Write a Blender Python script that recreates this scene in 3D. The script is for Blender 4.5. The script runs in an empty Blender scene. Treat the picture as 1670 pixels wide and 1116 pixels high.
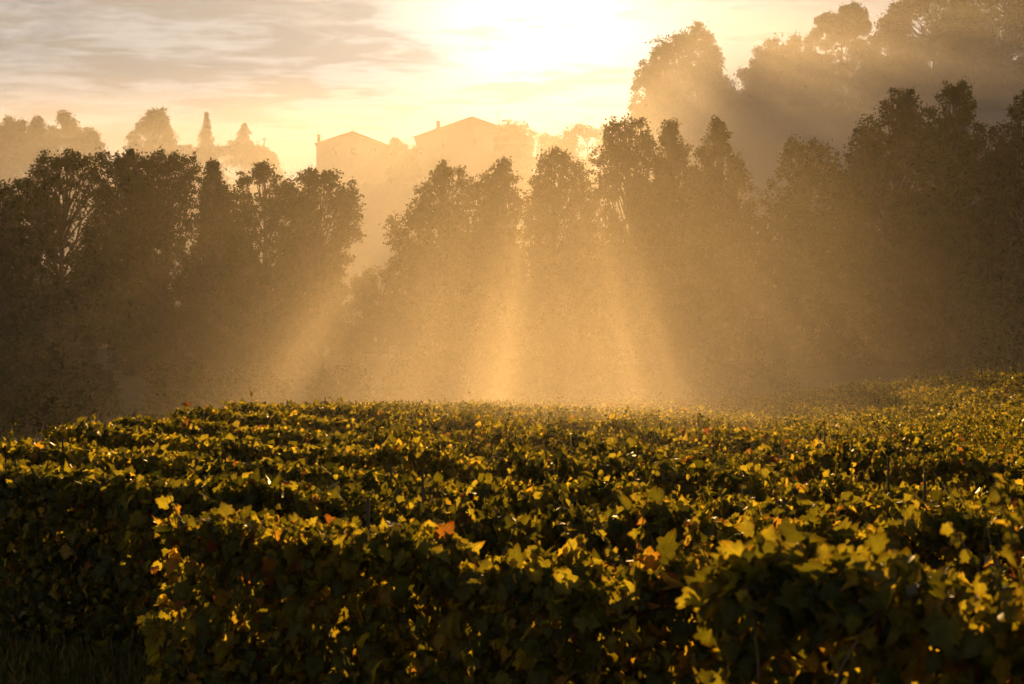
import bpy, math
import numpy as np

# ------------------------------------------------------------------ camera, sky, sun, exposure
S = bpy.context.scene
COL = S.collection
R = math.radians
SUN_EL, SUN_AZ = R(16.0), R(1.6)          # azimuth measured from +Y towards +X
CAM_Z, FPX, PITCH = 2.3, 2294.0, R(1.548)

cam = bpy.data.cameras.new("camera"); cam_o = bpy.data.objects.new("camera", cam); COL.objects.link(cam_o)
cam.sensor_width = 36.0; cam.lens = 36.0 * FPX / 1670.0
cam.clip_start = 0.1; cam.clip_end = 3000
cam_o.location = (0, 0, CAM_Z); cam_o.rotation_euler = (R(90) + PITCH, 0, 0)
cam.dof.use_dof = True; cam.dof.focus_distance = 22.0; cam.dof.aperture_fstop = 4.5
S.camera = cam_o

SUN_STRENGTH, SKY_STRENGTH, EXPOSURE = 5.0, 0.07, 0.9
SUN_COLOR = (1.0, 0.575, 0.205)
SKY_TINT = (0.20, 0.205, 0.22)
HAZE_DENSITY, HAZE_G, AIR = 0.00016, 0.66, (.66, .61, .53)

w = bpy.data.worlds.new("World"); S.world = w; w.use_nodes = True
nt = w.node_tree; nt.nodes.clear()
def N(t, nt=nt, **kw):
    n = nt.nodes.new(t)
    for k, v in kw.items(): setattr(n, k, v)
    return n
def mathn(op, a, b=None, nt=nt, c=None):
    n = N("ShaderNodeMath", nt, operation=op)
    for i, v in enumerate((a, b, c)):
        if v is None: continue
        if isinstance(v, (int, float)): n.inputs[i].default_value = v
        else: nt.links.new(v, n.inputs[i])
    return n.outputs[0]
def mixc(fac, a, b, nt=nt, blend='MIX'):
    n = N("ShaderNodeMix", nt, data_type='RGBA', blend_type=blend, clamp_factor=True)
    for i, v in ((0, fac), (6, a), (7, b)):
        if isinstance(v, (int, float)): n.inputs[i].default_value = v
        elif isinstance(v, tuple): n.inputs[i].default_value = (*v, 1.0)
        else: nt.links.new(v, n.inputs[i])
    return n.outputs[2]
def ramp(fac, stops, nt=nt, interp='LINEAR'):
    n = N("ShaderNodeValToRGB", nt); n.color_ramp.interpolation = interp
    els = n.color_ramp.elements
    while len(els) < len(stops): els.new(0.5)
    for e, (p, c) in zip(els, stops):
        e.position = p; e.color = (*c, 1.0) if len(c) == 3 else c
    if fac is not None: nt.links.new(fac, n.inputs[0])
    return n.outputs[0]

sky = N("ShaderNodeTexSky", sky_type='NISHITA', sun_disc=False, sun_elevation=SUN_EL, sun_rotation=SUN_AZ,
        air_density=1.0, dust_density=1.5, ozone_density=1.0)
tc = N("ShaderNodeTexCoord")
sep = N("ShaderNodeSeparateXYZ"); nt.links.new(tc.outputs["Generated"], sep.inputs[0])
X, Y, Z = sep.outputs
zz = mathn('MAXIMUM', mathn('ADD', Z, 0.03), 0.02)
comb = N("ShaderNodeCombineXYZ")                              # cloud layer seen in perspective overhead
nt.links.new(mathn('DIVIDE', X, zz), comb.inputs[0]); nt.links.new(mathn('DIVIDE', Y, zz), comb.inputs[1])
mp = N("ShaderNodeMapping"); mp.inputs["Scale"].default_value = (0.75, 1.15, 1.0); mp.inputs["Rotation"].default_value = (0, 0, R(-12)); mp.inputs["Location"].default_value = (3.1, 0.4, 0)
nt.links.new(comb.outputs[0], mp.inputs[0])
n1 = N("ShaderNodeTexNoise"); n1.inputs["Scale"].default_value = 4.4; n1.inputs["Detail"].default_value = 9; n1.inputs["Roughness"].default_value = 0.62; n1.inputs["Distortion"].default_value = 0.5
n2 = N("ShaderNodeTexNoise"); n2.inputs["Scale"].default_value = 0.55; n2.inputs["Detail"].default_value = 3
n3 = N("ShaderNodeTexNoise"); n3.inputs["Scale"].default_value = 2.7; n3.inputs["Detail"].default_value = 7; n3.inputs["Roughness"].default_value = 0.6; n3.inputs["Distortion"].default_value = 0.35
n4 = N("ShaderNodeTexNoise"); n4.inputs["Scale"].default_value = 9.5; n4.inputs["Detail"].default_value = 6; n4.inputs["Roughness"].default_value = 0.6; n4.inputs["Distortion"].default_value = 0.3
for n in (n1, n2, n3, n4): nt.links.new(mp.outputs[0], n.inputs[0])
sd = (math.sin(SUN_AZ) * math.cos(SUN_EL), math.cos(SUN_AZ) * math.cos(SUN_EL), math.sin(SUN_EL))
dot = N("ShaderNodeVectorMath", operation='DOT_PRODUCT'); nt.links.new(tc.outputs["Generated"], dot.inputs[0]); dot.inputs[1].default_value = sd
cosd = dot.outputs["Value"]
ang2 = mathn('MULTIPLY', mathn('SUBTRACT', 1.0, cosd), 2.0)    # ~ angle^2 from the sun
glow = mathn('EXPONENT', mathn('MULTIPLY', ang2, -34.0))       # sun behind thin cloud
core = mathn('EXPONENT', mathn('MULTIPLY', ang2, -190.0))
# bank of streaky altocumulus left of the sun
az = mathn('DIVIDE', X, Y)
bank = mathn('MULTIPLY', mathn('SMOOTHSTEP', 0, 1) if False else mathn('EXPONENT', mathn('MULTIPLY', mathn('POWER', mathn('DIVIDE', mathn('ADD', az, 0.16), 0.25), 2.0), -1.0)),
             mathn('EXPONENT', mathn('MULTIPLY', mathn('POWER', mathn('DIVIDE', mathn('SUBTRACT', Z, 0.225), 0.050), 2.0), -1.0)))
cover = mathn('ADD', mathn('ADD', mathn('MULTIPLY', n1.outputs[0], 0.75), mathn('MULTIPLY', n2.outputs[0], 0.45)), mathn('ADD', mathn('MULTIPLY', bank, 0.22), mathn('MULTIPLY', mathn('SUBTRACT', n4.outputs[0], .5), .40)))
cl = ramp(cover, [(0.54, (0, 0, 0)), (0.74, (1, 1, 1))])
thick = ramp(mathn('ADD', mathn('ADD', n3.outputs[0], mathn('MULTIPLY', mathn('SUBTRACT', n4.outputs[0], .5), .55)), mathn('MULTIPLY', bank, 0.10)), [(0.48, (0, 0, 0)), (0.64, (1, 1, 1))])
skyc = mixc(1.0, sky.outputs[0], SKY_TINT, blend='MULTIPLY')
lit = mathn('ADD', mathn('ADD', 5.4, mathn('MULTIPLY', glow, 1.6)), mathn('MULTIPLY', core, 9.0))
litc = mixc(1.0, N("ShaderNodeRGB").outputs[0], (1, 1, 1), blend='MULTIPLY')
vm = N("ShaderNodeVectorMath", operation='SCALE'); vm.inputs[0].default_value = (1.0, 0.90, 0.80); nt.links.new(lit, vm.inputs["Scale"])
vd = N("ShaderNodeVectorMath", operation='SCALE'); vd.inputs[0].default_value = (0.66, 0.53, 0.38); nt.links.new(mathn('ADD', 4.0, mathn('MULTIPLY', glow, 1.2)), vd.inputs["Scale"])
cloudc = mixc(mathn('MULTIPLY', thick, .62), vm.outputs[0], vd.outputs[0])
gl = N("ShaderNodeVectorMath", operation='SCALE'); gl.inputs[0].default_value = (1.0, 0.91, 0.76); nt.links.new(mathn('ADD', mathn('MULTIPLY', glow, .3), mathn('MULTIPLY', core, 6.0)), gl.inputs["Scale"])
base = N("ShaderNodeVectorMath", operation='ADD'); nt.links.new(skyc, base.inputs[0]); nt.links.new(gl.outputs[0], base.inputs[1])
final = mixc(mathn('MULTIPLY', cl, 0.75), base.outputs[0], cloudc)
bg = N("ShaderNodeBackground"); bg.inputs["Strength"].default_value = SKY_STRENGTH; nt.links.new(final, bg.inputs[0])
wo = N("ShaderNodeOutputWorld"); nt.links.new(bg.outputs[0], wo.inputs[0])

sun = bpy.data.lights.new("sun", 'SUN'); sun_o = bpy.data.objects.new("sun", sun); COL.objects.link(sun_o)
sun.energy = SUN_STRENGTH; sun.angle = R(0.5); sun.color = SUN_COLOR
sun_o.rotation_euler = (R(90) - SUN_EL, 0, math.pi - SUN_AZ)
sun_o.location = (0, 60, 120)

vs = S.view_settings; vs.view_transform = 'Standard'; vs.look = 'None'; vs.exposure = EXPOSURE; vs.gamma = 1.0
S.display_settings.display_device = 'sRGB'
cy = S.cycles
cy.use_denoising = True; cy.denoiser = 'OPENIMAGEDENOISE'; cy.denoising_input_passes = 'RGB_ALBEDO_NORMAL'
cy.max_bounces = 4; cy.diffuse_bounces = 2; cy.glossy_bounces = 1; cy.transmission_bounces = 3; cy.volume_bounces = 2
cy.sample_clamp_indirect = 4.0; cy.caustics_reflective = False; cy.caustics_refractive = False
cy.use_adaptive_sampling = True; cy.adaptive_threshold = 0.05

# ------------------------------------------------------------------ helpers
def pix(px, py, d):
    """world point at forward distance d (along Y) that the photograph shows at (px, py)"""
    u, v = (px - 835.0) / FPX, (558.0 - py) / FPX
    cp, sp = math.cos(PITCH), math.sin(PITCH)
    y = cp - v * sp; z = sp + v * cp
    return np.array([u / y * d, d, CAM_Z + z / y * d])
def ss(a, b, x):
    t = np.clip((np.asarray(x, float) - a) / (b - a), 0, 1); return t * t * (3 - 2 * t)
def nrm(v): return v / np.maximum(np.linalg.norm(v, axis=-1, keepdims=True), 1e-9)
def noise1(s, seed, scale):
    """smooth 1-D noise in -1..1"""
    g = np.random.default_rng(seed).uniform(-1, 1, 4096); t = np.asarray(s) / scale + 1000.0
    i = np.floor(t).astype(int); f = t - i; f = f * f * (3 - 2 * f)
    return g[i % 4096] * (1 - f) + g[(i + 1) % 4096] * f
def noise2(x, y, seed, scale):
    g = np.random.default_rng(seed).uniform(-1, 1, (128, 128)); a = np.asarray(x) / scale + 500; b = np.asarray(y) / scale + 500
    i = np.floor(a).astype(int); j = np.floor(b).astype(int); f = a - i; h = b - j
    f = f * f * (3 - 2 * f); h = h * h * (3 - 2 * h); i0 = i % 128; i1 = (i + 1) % 128; j0 = j % 128; j1 = (j + 1) % 128
    return (g[i0, j0] * (1 - f) + g[i1, j0] * f) * (1 - h) + (g[i0, j1] * (1 - f) + g[i1, j1] * f) * h

def H(x, y):
    x = np.asarray(x, float); y = np.asarray(y, float)
    xe = -5.7 + 0.155 * (y - 16.2)
    z = 0.38 * ss(0, 1, (xe + 8.0 - x) / 8.0) * ss(11, 22, y) * (1 - .85 * ss(26, 44, y))
    z = z + .95 * ss(6.5, 16, x) * ss(22, 43, y)
    z = z - 1.0 * ss(54, 72, y)
    a = x / np.maximum(y, 20.0); k = ss(0.04, 0.15, a)
    yc = 329 - 62 * k; zc = 49.5 + 5.5 * k
    t = np.clip((y - 82) / (yc - 82), 0, 1)
    z = z + zc * (0.85 * t + 0.15 * t * t * (3 - 2 * t))
    z = z + 0.6 * noise2(x, y, 3, 17.0) * ss(70, 100, y) + 0.04 * noise2(x, y, 4, 2.3)
    return z

def mesh_from(name, V, F, mat, tint=None, smooth=False, mat2=None, n2=0, leafco=None):
    """F: list of (M,k) index arrays"""
    me = bpy.data.meshes.new(name)
    F = [f for f in F if len(f)]
    loops = np.concatenate([f.ravel() for f in F]).astype(np.int32)
    sizes = np.concatenate([np.full(len(f), f.shape[1]) for f in F]).astype(np.int32)
    starts = np.concatenate([[0], np.cumsum(sizes)[:-1]]).astype(np.int32)
    me.vertices.add(len(V)); me.vertices.foreach_set("co", np.ascontiguousarray(V, np.float32).ravel())
    me.loops.add(len(loops)); me.loops.foreach_set("vertex_index", loops)
    me.polygons.add(len(sizes)); me.polygons.foreach_set("loop_start", starts)
    if tint is not None:
        at = me.attributes.new("tint", 'FLOAT', 'FACE'); at.data.foreach_set("value", np.ascontiguousarray(tint, np.float32))
    if smooth: me.polygons.foreach_set("use_smooth", np.ones(len(sizes), bool))
    if leafco is not None:
        at = me.attributes.new("leafco", 'FLOAT_VECTOR', 'POINT'); at.data.foreach_set("vector", np.ascontiguousarray(leafco, np.float32).ravel())
    me.materials.append(mat)
    if mat2 is not None:                       # the last n2 faces carry the second material
        me.materials.append(mat2); mi = np.zeros(len(sizes), np.int32); mi[-n2:] = 1; me.polygons.foreach_set("material_index", mi)
    me.update(calc_edges=True)
    return me
def obj(name, me, parent=None, loc=None):
    o = bpy.data.objects.new(name, me); COL.objects.link(o)
    if parent is not None:
        o.parent = parent; o.location = tuple(-np.array(parent.location)) if loc is None else loc
    return o
def thing(name, label, cat, loc, group=None):
    o = bpy.data.objects.new(name, None); COL.objects.link(o); o.location = tuple(float(v) for v in loc); o.empty_display_size = 0.3
    o["label"] = label; o["category"] = cat
    if group: o["group"] = group
    return o
def tubes(paths, sides=6):
    """paths: [(pts(n,3), radii(n))] -> V, [F]"""
    V, F, off = [], [], 0
    ang = np.linspace(0, 2 * np.pi, sides, endpoint=False)
    for P, rad in paths:
        P = np.asarray(P, float); rad = np.asarray(rad, float); n = len(P)
        T = nrm(np.gradient(P, axis=0))
        ref = np.array([0.0, 0, 1]) if abs(T[:, 2].mean()) < 0.8 else np.array([1.0, 0, 0])
        A = nrm(np.cross(T, ref)); B = np.cross(T, A)
        ring = P[:, None] + rad[:, None, None] * (np.cos(ang)[None, :, None] * A[:, None] + np.sin(ang)[None, :, None] * B[:, None])
        V.append(ring.reshape(-1, 3))
        i = np.arange(n - 1)[:, None] * sides; j = np.arange(sides)[None]; j2 = (j + 1) % sides
        F.append(np.stack([i + j, i + j2, i + sides + j2, i + sides + j], -1).reshape(-1, 4) + off)
        off += n * sides
    return np.concatenate(V), [np.concatenate(F)]

# leaf templates: x across, y towards the tip, z along the normal
_h = [(.10, -.03), (.26, -.10), (.44, .02), (.52, .20), (.40, .33), (.56, .50), (.45, .62), (.27, .62), (.22, .82)]
_o = [(0, .06)] + _h + [(0, 1.02)] + [(-x, y) for x, y in _h[::-1]]
VINE = np.array([(0, .36, 0)] + [(x, y, 0) for x, y in _o], float)
VINE[:, 0] *= .9
VINE[:, 2] = 0.30 * np.abs(VINE[:, 0]) - 0.28 * (VINE[:, 1] - .35) ** 2
_k = len(_o); VINE_F = np.array([(0, 1 + i, 1 + (i + 1) % _k) for i in range(_k)])
MIDL = np.array([(0, .0, 0), (.34, -.02, .1), (.52, .34, .13), (.30, .66, .06), (0, 1, -.10), (-.30, .66, .06), (-.52, .34, .13), (-.34, -.02, .1)], float)
MIDL_F = np.array([(0, 1, 2, 3), (0, 3, 4, 5), (0, 5, 6, 7)])
MIDL_F = np.array([(0, 1, 2, 3), (0, 3, 4, 4), (0, 5, 6, 7)])[[0, 2]]
MID_T = np.array([(0, 3, 4), (0, 4, 5)])
KITE = np.array([(0, 0, 0), (.42, .42, .12), (0, 1, -.05), (-.42, .42, .12)], float)
KITE_F = np.array([(0, 1, 2), (0, 2, 3)])
def leaf_cards(P, tip, nor, size, template, faces, zs=None):
    tip = nrm(tip); nor = nrm(nor - (nor * tip).sum(-1, keepdims=True) * tip); b = np.cross(nor, tip)
    zs = np.ones(len(P)) if zs is None else zs
    T = template
    r = np.random.default_rng(len(P)); b1 = r.normal(0, .28, (len(P), 1)); b2 = r.normal(0, .45, (len(P), 1)); b3 = r.normal(0, .5, (len(P), 1))
    tx, ty = T[None, :, 0], T[None, :, 1]
    zc = T[None, :, 2] * zs[:, None] + b1 * (ty - .3) ** 2 + b2 * tx * ty + b3 * tx ** 2      # every leaf curls and twists its own way
    V = P[:, None] + size[:, None, None] * (tx[..., None] * (1 - .25 * np.abs(b3))[..., None] * b[:, None] + ty[..., None] * tip[:, None] + zc[..., None] * nor[:, None])
    off = (np.arange(len(P)) * len(T))[:, None, None]
    return V.reshape(-1, 3), [(f[None] + off).reshape(-1, f.shape[1]) for f in faces]

# ------------------------------------------------------------------ materials
def new_mat(name):
    m = bpy.data.materials.new(name); m.use_nodes = True; m.node_tree.nodes.clear(); return m, m.node_tree
def leaf_mat(name, stops, trans=0.5, rough=0.4, spec=0.4, tr_gain=(1.5, 1.35, 0.5), jitter=0.35, tr_stops=None):
    m, t = new_mat(name)
    at = N("ShaderNodeAttribute", t, attribute_name="tint")
    c = ramp(at.outputs["Fac"], stops, t)
    tcn = N("ShaderNodeTexCoord", t); ns = N("ShaderNodeTexNoise", t); ns.inputs["Scale"].default_value = 22; ns.inputs["Detail"].default_value = 4
    t.links.new(tcn.outputs["Object"], ns.inputs[0])
    br = ramp(ns.outputs[0], [(0.3, (1 - jitter,) * 3), (0.7, (1 + jitter * .5,) * 3)], t)
    c = mixc(1.0, c, br, t, 'MULTIPLY')
    if tr_stops is not None:                   # browned rim and pale veins, in the leaf's own coordinates
        la = N("ShaderNodeAttribute", t, attribute_name="leafco"); sx = N("ShaderNodeSeparateXYZ", t); t.links.new(la.outputs["Vector"], sx.inputs[0])
        ax_ = mathn('ABSOLUTE', sx.outputs[0], None, t); yy = mathn('SUBTRACT', sx.outputs[1], .36, t)
        rr_ = mathn('SQRT', mathn('ADD', mathn('MULTIPLY', ax_, ax_, t), mathn('MULTIPLY', yy, yy, t), t), None, t)
        rim = ramp(mathn('ADD', rr_, mathn('MULTIPLY', ns.outputs[0], .3, t), t), [(.48, (1, 1, 1)), (.72, (.62, .42, .26))], t)
        an = mathn('ARCTAN2', ax_, mathn('ADD', sx.outputs[1], .02, t), t)
        vein = ramp(mathn('ABSOLUTE', mathn('SINE', mathn('MULTIPLY', an, 3.4, t), None, t), None, t), [(.03, (1.5, 1.45, 1.2)), (.16, (1, 1, 1))], t)
        br = mixc(1.0, mixc(1.0, br, rim, t, 'MULTIPLY'), vein, t, 'MULTIPLY')
        c = mixc(1.0, ramp(at.outputs["Fac"], stops, t), br, t, 'MULTIPLY')
    p = N("ShaderNodeBsdfPrincipled", t); t.links.new(c, p.inputs["Base Color"]); p.inputs["Roughness"].default_value = rough; p.inputs["Specular IOR Level"].default_value = spec
    tr = N("ShaderNodeBsdfTranslucent", t); t.links.new(mixc(1.0, c, tr_gain, t, 'MULTIPLY') if tr_stops is None else mixc(1.0, ramp(at.outputs['Fac'], tr_stops, t), br, t, 'MULTIPLY'), tr.inputs[0])
    mx = N("ShaderNodeMixShader", t); mx.inputs[0].default_value = trans
    t.links.new(p.outputs[0], mx.inputs[1]); t.links.new(tr.outputs[0], mx.inputs[2])
    o = N("ShaderNodeOutputMaterial", t); t.links.new(mx.outputs[0], o.inputs[0])
    return m
M_VINE = leaf_mat("vine_leaf", [(0.0, (.035, .060, .010)), (0.35, (.085, .105, .014)), (0.58, (.19, .17, .018)), (0.74, (.30, .20, .022)), (0.86, (.27, .095, .018)), (1.0, (.15, .022, .012))], 0.66, 0.46, 0.30,
    tr_stops=[(0.0, (.02, .028, .002)), (0.3, (.18, .165, .009)), (0.55, (.48, .40, .022)), (0.74, (.76, .52, .030)), (0.87, (.40, .19, .018)), (1.0, (.17, .045, .012))])
M_TREE = leaf_mat("broadleaf", [(0.0, (.030, .042, .012)), (0.6, (.055, .068, .018)), (1.0, (.085, .080, .022))], 0.14, 0.9, 0.03)
M_CONIFER = leaf_mat("needles", [(0.0, (.020, .032, .014)), (1.0, (.045, .055, .020))], 0.15, 0.6, 0.2)
M_GRASS = leaf_mat("grass_blade", [(0.0, (.05, .065, .015)), (0.6, (.11, .11, .03)), (1.0, (.22, .17, .06))], 0.4, 0.5, 0.3)
def plain(name, c1, c2, scale, rough=0.8, bump=0.3, detail=6):
    m, t = new_mat(name)
    tcn = N("ShaderNodeTexCoord", t); ns = N("ShaderNodeTexNoise", t); ns.inputs["Scale"].default_value = scale; ns.inputs["Detail"].default_value = detail; ns.inputs["Roughness"].default_value = 0.65
    t.links.new(tcn.outputs["Object"], ns.inputs[0])
    p = N("ShaderNodeBsdfPrincipled", t); t.links.new(ramp(ns.outputs[0], [(0.3, c1), (0.7, c2)], t), p.inputs["Base Color"]); p.inputs["Roughness"].default_value = rough
    b = N("ShaderNodeBump", t); b.inputs["Strength"].default_value = bump; b.inputs["Distance"].default_value = 0.05
    t.links.new(ns.outputs[0], b.inputs["Height"]); t.links.new(b.outputs[0], p.inputs["Normal"])
    o = N("ShaderNodeOutputMaterial", t); t.links.new(p.outputs[0], o.inputs[0])
    return m
M_BARK = plain("bark", (.035, .026, .018), (.085, .065, .045), 6, 0.9)
M_CANE = plain("cane", (.075, .040, .020), (.16, .09, .045), 30, 0.55)
M_POST = plain("weathered_post", (.10, .08, .06), (.22, .18, .14), 14, 0.85)
M_GROUND = plain("ground_soil_grass", (.045, .040, .018), (.10, .085, .040), 0.9, 0.95, 0.6, 10)
M_STONE = plain("rendered_wall", (.32, .27, .20), (.42, .36, .28), 1.2, 0.9, 0.2)
M_TILE = plain("clay_tile", (.16, .075, .045), (.28, .13, .08), 3.0, 0.85, 0.4)
M_SHUTTER = plain("shutter_paint", (.10, .12, .11), (.14, .16, .15), 4, 0.6)
M_GLASS = plain("window_glass", (.02, .025, .03), (.03, .035, .04), 1, 0.1, 0.0)
M_METAL = plain("dull_metal", (.12, .12, .12), (.2, .2, .2), 9, 0.5)

def volume_mat(name, dens, g, color):
    m, t = new_mat(name)
    v = N("ShaderNodeVolumePrincipled", t); v.inputs["Density"].default_value = dens; v.inputs["Anisotropy"].default_value = g
    v.inputs["Color"].default_value = (*color, 1); v.inputs["Density Attribute"].default_value = ""
    o = N("ShaderNodeOutputMaterial", t); t.links.new(v.outputs[0], o.inputs["Volume"])
    try: m.cycles.homogeneous_volume = True
    except Exception: pass
    return m

# ------------------------------------------------------------------ terrain
xs = np.unique(np.round(np.concatenate([np.arange(-300, -40, 6.0), np.arange(-40, 40, 0.8), np.arange(40, 301, 6.0)]), 3))
ys = np.unique(np.round(np.concatenate([np.arange(-30, 70, 0.8), np.arange(70, 350, 2.5), np.arange(350, 601, 8.0)]), 3))
gx, gy = np.meshgrid(xs, ys)
V = np.stack([gx, gy, H(gx, gy)], -1).reshape(-1, 3)
i = (np.arange(len(ys) - 1)[:, None] * len(xs) + np.arange(len(xs) - 1)[None]).ravel()
g = obj("ground", mesh_from("ground", V, [np.stack([i, i + 1, i + 1 + len(xs), i + len(xs)], -1)], M_GROUND, smooth=True))
g["kind"] = "structure"

# ------------------------------------------------------------------ vineyard rows
DIR = np.array([0.838, -0.545]); NRMV = np.array([0.545, 0.838])
def row_pos(c, s):                         # point at distance s along the row that lies c in front of the camera
    return NRMV[0] * c + DIR[0] * s, NRMV[1] * c + DIR[1] * s
def tip_normal(n, rng, out2d, droop):
    """random leaf tip and normal directions; out2d (n,2) = outwards from the row"""
    tip = np.stack([out2d[:, 0] * .45, out2d[:, 1] * .45, -droop], -1) + rng.normal(0, .38, (n, 3))
    nor = np.stack([out2d[:, 0], out2d[:, 1], np.full(n, .35)], -1) + rng.normal(0, .55, (n, 3))
    return tip, nor
def tints(x, y, z, rng, n, seed):
    base = rng.beta(1.5, 2.4, n) * .74 + 0.10 * noise2(x, y, 40 + seed % 7, 1.3)
    red = (rng.random(n) < 0.015 + 0.09 * np.clip(noise2(x, y, 77, 1.6) - .1, 0, 1) + .10 * (x > 0) * (y < 14) * np.clip(noise2(x, y, 78, .8), 0, 1))
    base = np.where(red, rng.uniform(.76, 1.0, n), base)
    return np.clip(base, 0.02, 1)
def vine_row(label, c, s0, s1, per_m, lod, seed, top=1.47, half=.34, size=.105, low=.25, axis=None, group="vine rows of the main field", canes=True, strand=False, ragk=1.0):
    """One continuous trellised row: foliage, canes, end posts. axis(s)->(x,y) overrides the straight line."""
    rng = np.random.default_rng(seed)
    ax = axis or (lambda s: row_pos(c, s)); L = s1 - s0
    d0 = np.array(ax(np.array([s0]))).ravel(); d1 = np.array(ax(np.array([s1]))).ravel()
    dirv = (d1 - d0) / np.linalg.norm(d1 - d0); side = np.array([-dirv[1], dirv[0]])
    n = int(L * per_m)
    s = rng.uniform(s0, s1, n)
    # gaps and bulges along the row
    xs_, ys_ = ax(np.array([s0, s1])); rough = (1.0, .9, .75)[lod]
    def ragged(s): x_, y_ = ax(s); return rough * ragk * (.45 + .85 * ss(-.20, .05, x_ / np.maximum(y_, 1)))
    wid = half * (1 + .30 * noise1(s, seed + 1, .55)); tp = top + ragged(s) * (.10 * noise1(s, seed + 2, .8) + .07 * noise1(s, seed + 3, .23))
    u = rng.uniform(-1, 1, n); u = np.sign(u) * np.abs(u) ** .6
    hh = rng.beta(1.25, 0.95, n); onTop = rng.random(n) < .22
    hh = np.where(onTop, rng.uniform(.90, 1.03, n), hh); u = np.where(onTop, rng.uniform(-1, 1, n), u)
    z = low + (tp - low) * hh; u = u * (1 - .35 * hh ** 4)
    x, y = ax(s); x = x + side[0] * u * wid + rng.normal(0, .03, n); y = y + side[1] * u * wid + rng.normal(0, .03, n)
    out = side[None] * np.sign(u)[:, None] * np.clip(np.abs(u), .3, 1)[:, None] + dirv[None] * rng.normal(0, .25, (n, 1))
    tip, nor = tip_normal(n, rng, out, np.where(onTop, rng.uniform(.2, 1.1, n), rng.uniform(.6, 1.3, n)))
    t_ = np.where(onTop | (hh > .86), 1.0, 0.0)[:, None]
    sunward = np.array([.03, 1.0, .15]) * np.where(rng.random((n, 1)) < .5, 1, -1)     # crown leaves turn their faces to the light
    nor = nor * (1 - .35 * t_) + t_ * .50 * sunward; tip[:, 2] += t_[:, 0] * rng.uniform(-.6, .9, n)
    sz = size * np.clip(rng.lognormal(-.10, .40, n), .35, 1.8)
    P = [np.stack([x, y, z], -1)]; TI = [tip]; NO = [nor]; SZ = [sz]
    # shoots that stick up above the trimmed top, each with leaves along it
    paths = []
    ns = int(L * (8.0 if lod < 2 else 6.0))
    q = rng.uniform(s0, s1, ns); qh = ragged(q) * (np.abs(rng.normal(.05, .10, ns)) + .02); qh = np.where(rng.random(ns) < .08, qh + rng.uniform(.1, .26, ns), qh)
    for k in range(ns):
        bx, by = ax(q[k]); off = rng.normal(0, half * .45)
        b = np.array([bx + side[0] * off, by + side[1] * off, top - .22]); lean = rng.normal(0, .16, 2)
        m = 6; tt = np.linspace(0, 1, m); hgt = .22 + qh[k]
        pts = b[None] + np.stack([lean[0] * tt ** 1.5, lean[1] * tt ** 1.5, hgt * tt], -1)
        if lod < 2 and canes: paths.append((pts, np.linspace(.0045, .002, m)))
        nl = max(3, int(hgt / (.032 if lod < 2 else .06)))
        f = rng.uniform(.25, 1, nl); pp = b[None] + np.stack([lean[0] * f ** 1.5, lean[1] * f ** 1.5, hgt * f], -1)
        o2 = nrm(rng.normal(0, 1, (nl, 2)))
        t2, n2_ = tip_normal(nl, rng, o2, rng.uniform(.1, 1.1, nl))
        P.append(pp); TI.append(t2); NO.append(n2_); SZ.append(size * rng.uniform(.5, 1.15, nl) * (1.15 - .5 * f))
    if strand:                                # a long shoot hanging down at the open end of the row
        x0, y0 = ax(s0); tt = np.linspace(0, 1, 22)
        pts = np.stack([x0 - .16 + .04 * np.sin(tt * 9), y0 + .02 + .05 * np.sin(tt * 6), 1.50 - 1.35 * tt], -1)
        paths.append((pts, np.full(22, .005)))
        nl = 115; f = rng.uniform(0, 1, nl) ** .9; idx = (f * 21).astype(int)
        pp = pts[idx] + rng.normal(0, .045, (nl, 3)); o2 = nrm(rng.normal(0, 1, (nl, 2)))
        t2, n2_ = tip_normal(nl, rng, o2, rng.uniform(.4, 1.2, nl)); n2_[:, 1] += 1.2
        n_strand = nl; P.append(pp); TI.append(t2); NO.append(n2_); SZ.append(rng.uniform(.05, .105, nl))
    P = np.concatenate(P); TI = np.concatenate(TI); NO = np.concatenate(NO); SZ = np.concatenate(SZ)
    P[:, 2] += H(P[:, 0], P[:, 1])
    base = thing("vine_row", label, "vine row", (*d0, float(H(d0[0], d0[1]))), group)
    zs = rng.uniform(-1.2, 4.0, len(P))
    tint = tints(P[:, 0], P[:, 1], P[:, 2], rng, len(P), seed)
    if strand: tint[-n_strand:] = np.clip(tint[-n_strand:] + .33, 0, .78)
    if lod == 0: Vv, Ff = leaf_cards(P, TI, NO, SZ, VINE, [VINE_F], zs); tf = np.repeat(tint, len(VINE_F))
    elif lod == 1:
        Vv, Ff = leaf_cards(P, TI, NO, SZ, MIDL, [MIDL_F, MID_T], zs); tf = np.concatenate([np.repeat(tint, 2), np.repeat(tint, 2)])
    else: Vv, Ff = leaf_cards(P, TI, NO, SZ, KITE, [KITE_F], zs); tf = np.repeat(tint, 2)
    lc = np.tile((VINE, MIDL, KITE)[lod], (len(P), 1))
    if paths:                                 # the leafy shoots' own canes belong to the foliage
        Pp = [(p + np.stack([0 * p[:, 0], 0 * p[:, 0], H(p[:, 0], p[:, 1])], -1), r) for p, r in paths]
        Vc, Fc = tubes(Pp, 4); n2 = len(Fc[0])
        Ff = Ff + [Fc[0] + len(Vv)]; Vv = np.concatenate([Vv, Vc]); tf = np.concatenate([tf, np.full(n2, .5)]); lc = np.concatenate([lc, np.zeros((len(Vc), 3))])
        me = mesh_from("vine_foliage", Vv, Ff, M_VINE, tf, mat2=M_CANE, n2=n2, leafco=lc)
    else: me = mesh_from("vine_foliage", Vv, Ff, M_VINE, tf, leafco=lc)
    obj("foliage", me, base)
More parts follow.
